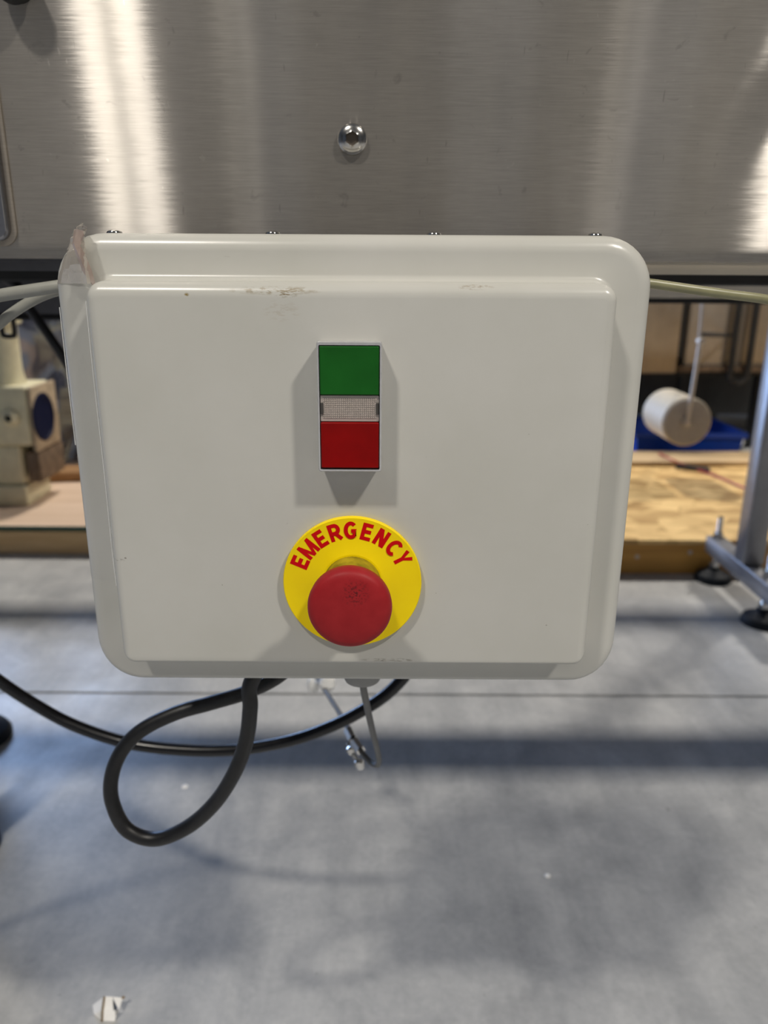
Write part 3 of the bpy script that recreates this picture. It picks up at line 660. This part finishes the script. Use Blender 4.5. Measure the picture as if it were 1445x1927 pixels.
pl = empty('wooden_platform', (1.3, 2.2, 0), 'low platform of strand board on amber lumber behind the conveyor stand', 'platform')
b = B(); box(b, 0.35, 2.6, 1.752, 1.790, 0.0, 0.0775, 0.002, 1); obj('rim_joist', b, 'lumberdark', pl)
b = B(); box(b, 0.35, 2.6, 2.68, 2.718, 0.0, 0.0775, 0.002, 1); obj('rim_joist', b, 'lumberdark', pl)
for jx in (0.35, 0.95, 1.55, 2.15):
    b = B(); box(b, jx, jx+0.038, 1.790, 2.68, 0.0, 0.0775, 0.002, 1); obj('joist', b, 'lumberdark', pl)
for (sx0, sx1, sy0, sy1) in ((0.34, 1.058, 1.748, 2.478), (1.061, 2.61, 1.748, 2.478), (0.34, 1.6, 2.481, 2.722), (1.603, 2.61, 2.481, 2.722)):
    b = B(); box(b, sx0, sx1, sy0, sy1, 0.0776, 0.089, 0.001, 1); obj('sheet', b, 'osb', pl)
for (sx, sz) in ((0.615, 0.044), (0.742, 0.056)):
    b = B(); lathe(b, [(0.0055, 0), (0.005, 0.001), (0, 0.0016)], (sx, 1.752, sz), (0, -1, 0), 12); obj('screw', b, 'rod', pl)
b = B(); box(b, 0.80, 1.75, 2.50, 2.66, 0.0892, 0.104, 0.002, 1, 0.03); tag(obj('loose_board', b, 'paleboard'), 'loose pale board lying at the back of the strand board platform', 'board')
b = B(); tube(b, [(0.9463, 2.5929, 0.1100), (0.9543, 2.4826, 0.1120), (1.0023, 2.4464, 0.0960), (1.0391, 2.3650, 0.0940), (1.0703, 2.2082, 0.0940), (1.0954, 2.0643, 0.0940), (1.1016, 1.8056, 0.0940)], 0.0032, 12, 8); tag(obj('red_hose', b, 'redhose'), 'thin red hose lying across the strand board platform', 'hose')
b = B(); box(b, *sorted((0.955, 1.06)), 2.43, 2.458, 0.0892, 0.102, 0.004, 2, -0.5); tag(obj('hose_clamp', b, 'dark'), 'small black clamp lying beside the red hose on the platform', 'clamp')

hp = empty('hopper_machine', (1.1, 3.0, 0), 'dull stainless cabinet standing beyond the wooden platform, brown reflections on its panels', 'machine')
b = B(); box(b, 0.60, 1.088, 2.90, 3.28, 0.345, 1.25, 0.008, 2); obj('side_panel', b, 'hopper', hp)
b = B(); box(b, 1.125, 1.62, 2.93, 3.28, 0.353, 1.25, 0.008, 2); obj('side_panel', b, 'hopper', hp)
b = B(); box(b, 1.090, 1.123, 2.955, 3.2, 0.40, 1.25); obj('gap_strip', b, 'dark', hp)
b = B(); box(b, 1.10, 1.62, 2.915, 2.93, 0.350, 0.372, 0.002, 1); obj('bottom_trim', b, 'rust', hp)
b = B(); box(b, 0.62, 1.60, 2.94, 3.26, 0.335, 0.346); obj('base_plate', b, 'dark', hp)
for (lx, ly) in ((0.64, 3.0), (1.56, 3.0), (0.64, 3.22), (1.56, 3.22)):
    b = B(); box(b, lx-0.02, lx+0.02, ly-0.02, ly+0.02, 0, 0.336); obj('leg', b, 'dark', hp)
b = B(); tube(b, [(1.285, 2.89, 0.66), (1.285, 2.89, 0.36), (1.293, 2.89, 0.325), (1.315, 2.89, 0.315), (1.340, 2.89, 0.325), (1.348, 2.89, 0.36), (1.348, 2.89, 0.66)], 0.0125, 12, 5); tube(b, [(1.285, 2.89, 0.655), (1.285, 2.935, 0.655)], 0.008, 8, 2); tube(b, [(1.348, 2.89, 0.655), (1.348, 2.935, 0.655)], 0.008, 8, 2); obj('u_handle', b, 'dark', hp)

dr = empty('dancer_roller', (0.875, 2.30, 0.22), 'cream roller with grey end cap hung on a pale swinging arm', 'roller')
b = B(); lathe(b, [(0.066, 0), (0.071, 0.004), (0.071, 0.176), (0.066, 0.18)], (0.874, 2.202, 0.2915), (0, 1, 0), 48); obj('roller_body', b, 'roll', dr)
b = B(); lathe(b, [(0.0665, -0.002), (0.066, 0.001), (0.020, 0.001), (0.018, 0.006), (0.0, 0.006)], (0.874, 2.201, 0.2915), (0, -1, 0), 48); obj('end_cap', b, 'rollcap', dr)
b = B(); lathe(b, [(0.0075, 0), (0.0075, 0.012), (0.005, 0.015), (0, 0.0155)], (0.871, 2.196, 0.2900), (0, -1, 0), 20); obj('axle_nut', b, 'rod', dr)
b = B(); tube(b, [(0.8696, 2.1880, 0.2900), (0.8781, 2.1880, 0.5219)], 0.0060, 12, 2); obj('swing_arm', b, 'rod', dr)
b = B(); lathe(b, [(0.0, -0.010), (0.009, -0.010), (0.011, 0), (0.009, 0.010), (0, 0.012)], (0.8781, 2.1880, 0.5219), (0, -1, 0), 20); obj('pivot', b, 'rod', dr)
b = B(); tube(b, [(0.8753, 2.1900, 0.5275), (0.8713, 2.1900, 0.6387), (0.8684, 2.1900, 0.6944)], 0.0045, 10, 2); obj('hanger_wire', b, 'rod', dr)
b = B(); cyl(b, (0.8785, 2.1950, 0.5402), (1.2619, 2.8800, 0.4872), 0.007, 12); obj('pivot_shaft', b, 'dark', dr)

b = B(); loft(b, [[(x*s+1.16, y*s2+2.95, z) for (x, y) in ((-0.23, -0.16), (0.165, -0.16), (0.165, 0.16), (-0.23, 0.16))] for (s, s2, z) in ((0.9, 0.85, 0.0), (1.0, 1.0, 0.125), (1.05, 1.07, 0.125), (1.05, 1.07, 0.143), (0.97, 0.95, 0.143), (0.88, 0.8, 0.012))], True, True)
tag(obj('plastic_bin', b, 'bluebin'), 'blue plastic bin on the floor behind the cream roller', 'bin')
b = B(); box(b, 0.55, 2.3, 3.42, 4.1, 0.10, 0.62, 0.01, 2)  # black block added to give the dark space behind the cabinet
for k in range(5): box(b, 0.58+0.36*k, 0.72+0.36*k, 3.40, 3.425, 0.12, 0.60, 0.003, 1)
for k in range(3): box(b, 0.6+0.72*k, 0.78+0.72*k, 3.45, 4.05, 0.0, 0.10)
tag(obj('dark_backdrop', b, 'dark'), 'added black ribbed block standing in for the darkness behind the stainless cabinet', 'backdrop')

# ------------------------------------------------------------------ left background
lp_ = empty('timber_platform', (-1.3, 2.3, 0), 'low pale plywood platform with a pine front board under the cream gearbox', 'platform')
b = B(); box(b, -2.9, -0.25, 1.866, 1.904, 0, 0.062, 0.002, 1); obj('front_board', b, 'lumber', lp_)
b = B(); box(b, -2.9, -0.25, 2.85, 2.888, 0, 0.062, 0.002, 1); obj('rear_board', b, 'lumber', lp_)
b = B(); box(b, -2.9, -0.24, 1.868, 2.89, 0.0625, 0.074, 0.001, 1); obj('sheet', b, 'ply', lp_)
b = B(); box(b, -2.9, -0.24, 1.862, 1.868, 0.064, 0.0755, 0.001, 1); obj('edge_strip', b, 'greenedge', lp_)
gb = empty('gearbox', (-1.0, 2.12, 0.074), 'cream painted gearbox with a dark blue hollow bore and a round plug', 'gearbox')
b = B(); box(b, -1.22, -0.958, 2.05, 2.20, 0.243, 0.404, 0.008, 3); obj('housing', b, 'cream', gb)
b = B(); box(b, -0.957, -0.945, 2.052, 2.215, 0.225, 0.402, 0.006, 2); obj('side_flange', b, 'tan', gb)
b = B(); box(b, -0.985, -0.947, 2.06, 2.225, 0.138, 0.224, 0.006, 2); obj('lower_casting', b, 'rust', gb)
b = B(); lathe(b, [(0.066, 0.0), (0.066, 0.004), (0.058, 0.005), (0.056, 0.002), (0, 0.002)], (-0.9455, 2.112, 0.3135), (1, 0, 0), 40); obj('bore', b, 'bore', gb)
b = B(); lathe(b, [(0.024, 0), (0.024, 0.006), (0.017, 0.016), (0.010, 0.020), (0.010, 0.012), (0, 0.012)], (-1.004, 2.05, 0.322), (0, -1, 0), 28); obj('plug', b, 'cream', gb)
b = B(); lathe(b, [(0.0098, 0.0125), (0.0098, 0.0135), (0, 0.0135)], (-1.004, 2.05, 0.322), (0, -1, 0), 24); obj('plug_hole', b, 'dark', gb)
b = B(); box(b, -1.20, -0.995, 2.055, 2.19, 0.13, 0.244, 0.012, 3); box(b, -1.21, -0.985, 2.04, 2.20, 0.0742, 0.132, 0.008, 2); obj('pedestal', b, 'cream', gb)
b = B(); lathe(b, [(0.055, 0.403), (0.050, 0.42), (0.047, 0.44), (0.047, 0.56), (0.060, 0.565), (0.060, 0.58)], (-1.040, 2.12, 0), (0, 0, 1), 32); obj('motor_neck', b, 'cream', gb)
b = B(); box(b, -1.16, -0.86, 2.30, 2.40, 0.0745, 0.105, 0.004, 1, 0.12); tag(obj('timber_block', b, 'woodblock'), 'brown timber block lying behind the gearbox pedestal', 'timber')
# the plastic covered load behind it
b = B(); nu, nv = 60, 30; rows = []
for j in range(nv+1):
    row = []
    for i in range(nu+1):
        x = -2.2 + 1.75*i/nu; z = 0.078 + 0.66*j/nv
        y = 2.62 + 0.05*mnoise.noise(Vector((x*5, z*3, 0.3))) + 0.02*mnoise.noise(Vector((x*14, z*7, 4.0))) - 0.10*(1-j/nv)**3*abs(mnoise.noise(Vector((x*4, 0, 8.0))))
        row.append(b.verts.new((x, y, z)))
    rows.append(row)
back = [b.verts.new((-2.2+1.75*i/nu, 2.80, 0.738)) for i in range(nu+1)]
rows.append(back)
for A, Bq in zip(rows, rows[1:]):
    for k in range(nu): b.faces.new((A[k], A[k+1], Bq[k+1], Bq[k]))
tag(obj('plastic_sheet', b, 'sheet', sharp=3.0), 'crumpled clear plastic sheet draped over a load behind the gearbox', 'plastic sheet')
b = B(); box(b, -2.15, -0.50, 2.70, 2.84, 0.0745, 0.73, 0.01, 1); tag(obj('wrapped_load', b, 'loadgrey'), 'grey boxed load under the clear plastic sheet', 'load')
cable('hanging_cable', [(-0.560, 0.95, 0.7440), (-0.4446, 0.9500, 0.6883), (-0.4307, 0.9500, 0.6653), (-0.4149, 0.9500, 0.6401), (-0.3974, 0.9500, 0.6101), (-0.3770, 0.9550, 0.5678), (-0.3439, 0.9600, 0.5206), (-0.2699, 0.9700, 0.4707), (-0.1650, 0.9700, 0.5130), (-0.1060, 0.9600, 0.6456), (-0.12, 0.95, 0.7440)], 0.0056, 'black', 'black cable slanting down behind the left edge of the control box')

# ------------------------------------------------------------------ litter on the floor
b = B()
vs = [b.verts.new(p) for p in ((-0.2880, 0.5860, 0.0005), (-0.2745, 0.5850, 0.0130), (-0.2725, 0.5730, 0.0100), (-0.2725, 0.5690, 0.0005), (-0.2830, 0.5760, 0.0010),
                               (-0.2660, 0.5840, 0.0140), (-0.2630, 0.5760, 0.0060), (-0.2570, 0.5740, 0.0090), (-0.2600, 0.5690, 0.0005), (-0.2690, 0.5930, 0.0005), (-0.2560, 0.5850, 0.0115))]
for f in ((0, 1, 2, 4), (4, 2, 3), (1, 5, 6, 2), (2, 6, 8, 3), (6, 7, 8), (5, 10, 7), (1, 9, 5), (0, 9, 1)):
    b.faces.new([vs[i] for i in f])
sc_ = obj('paper_scrap', b, 'paper', sharp=0.1); tag(sc_, 'crumpled white paper scrap lying on the concrete at bottom left', 'scrap')
b = B(); tube(b, [(-0.2742, 0.5845, 0.0135), (-0.2722, 0.5728, 0.0105), (-0.2722, 0.5685, 0.0010)], 0.0010, 6, 4); obj('crease', b, 'paperdark', sc_, label='brown crease across the paper')
b = B(); lathe(b, [(0, -0.002), (0.0018, 0), (0, 0.002)], (-0.2558, 0.5850, 0.0120), (0, 0, 1), 8); obj('burnt_tip', b, 'paperdark', sc_, label='brown tip of the paper')
for (p, r, lab) in (((-0.2809, 0.9287, 0.0000), 0.005, 'tiny white paper fleck on the concrete inside the cable loop'), ((0.2014, 0.7628, 0.0000), 0.004, 'tiny white paper fleck on the concrete right of the box')):
    b = B(); lathe(b, [(r, 0.0), (r*0.8, 0.001), (0, 0.0014)], p, (0, 0, 1), 7); tag(obj('paper_fleck', b, 'paper'), lab, 'fleck')
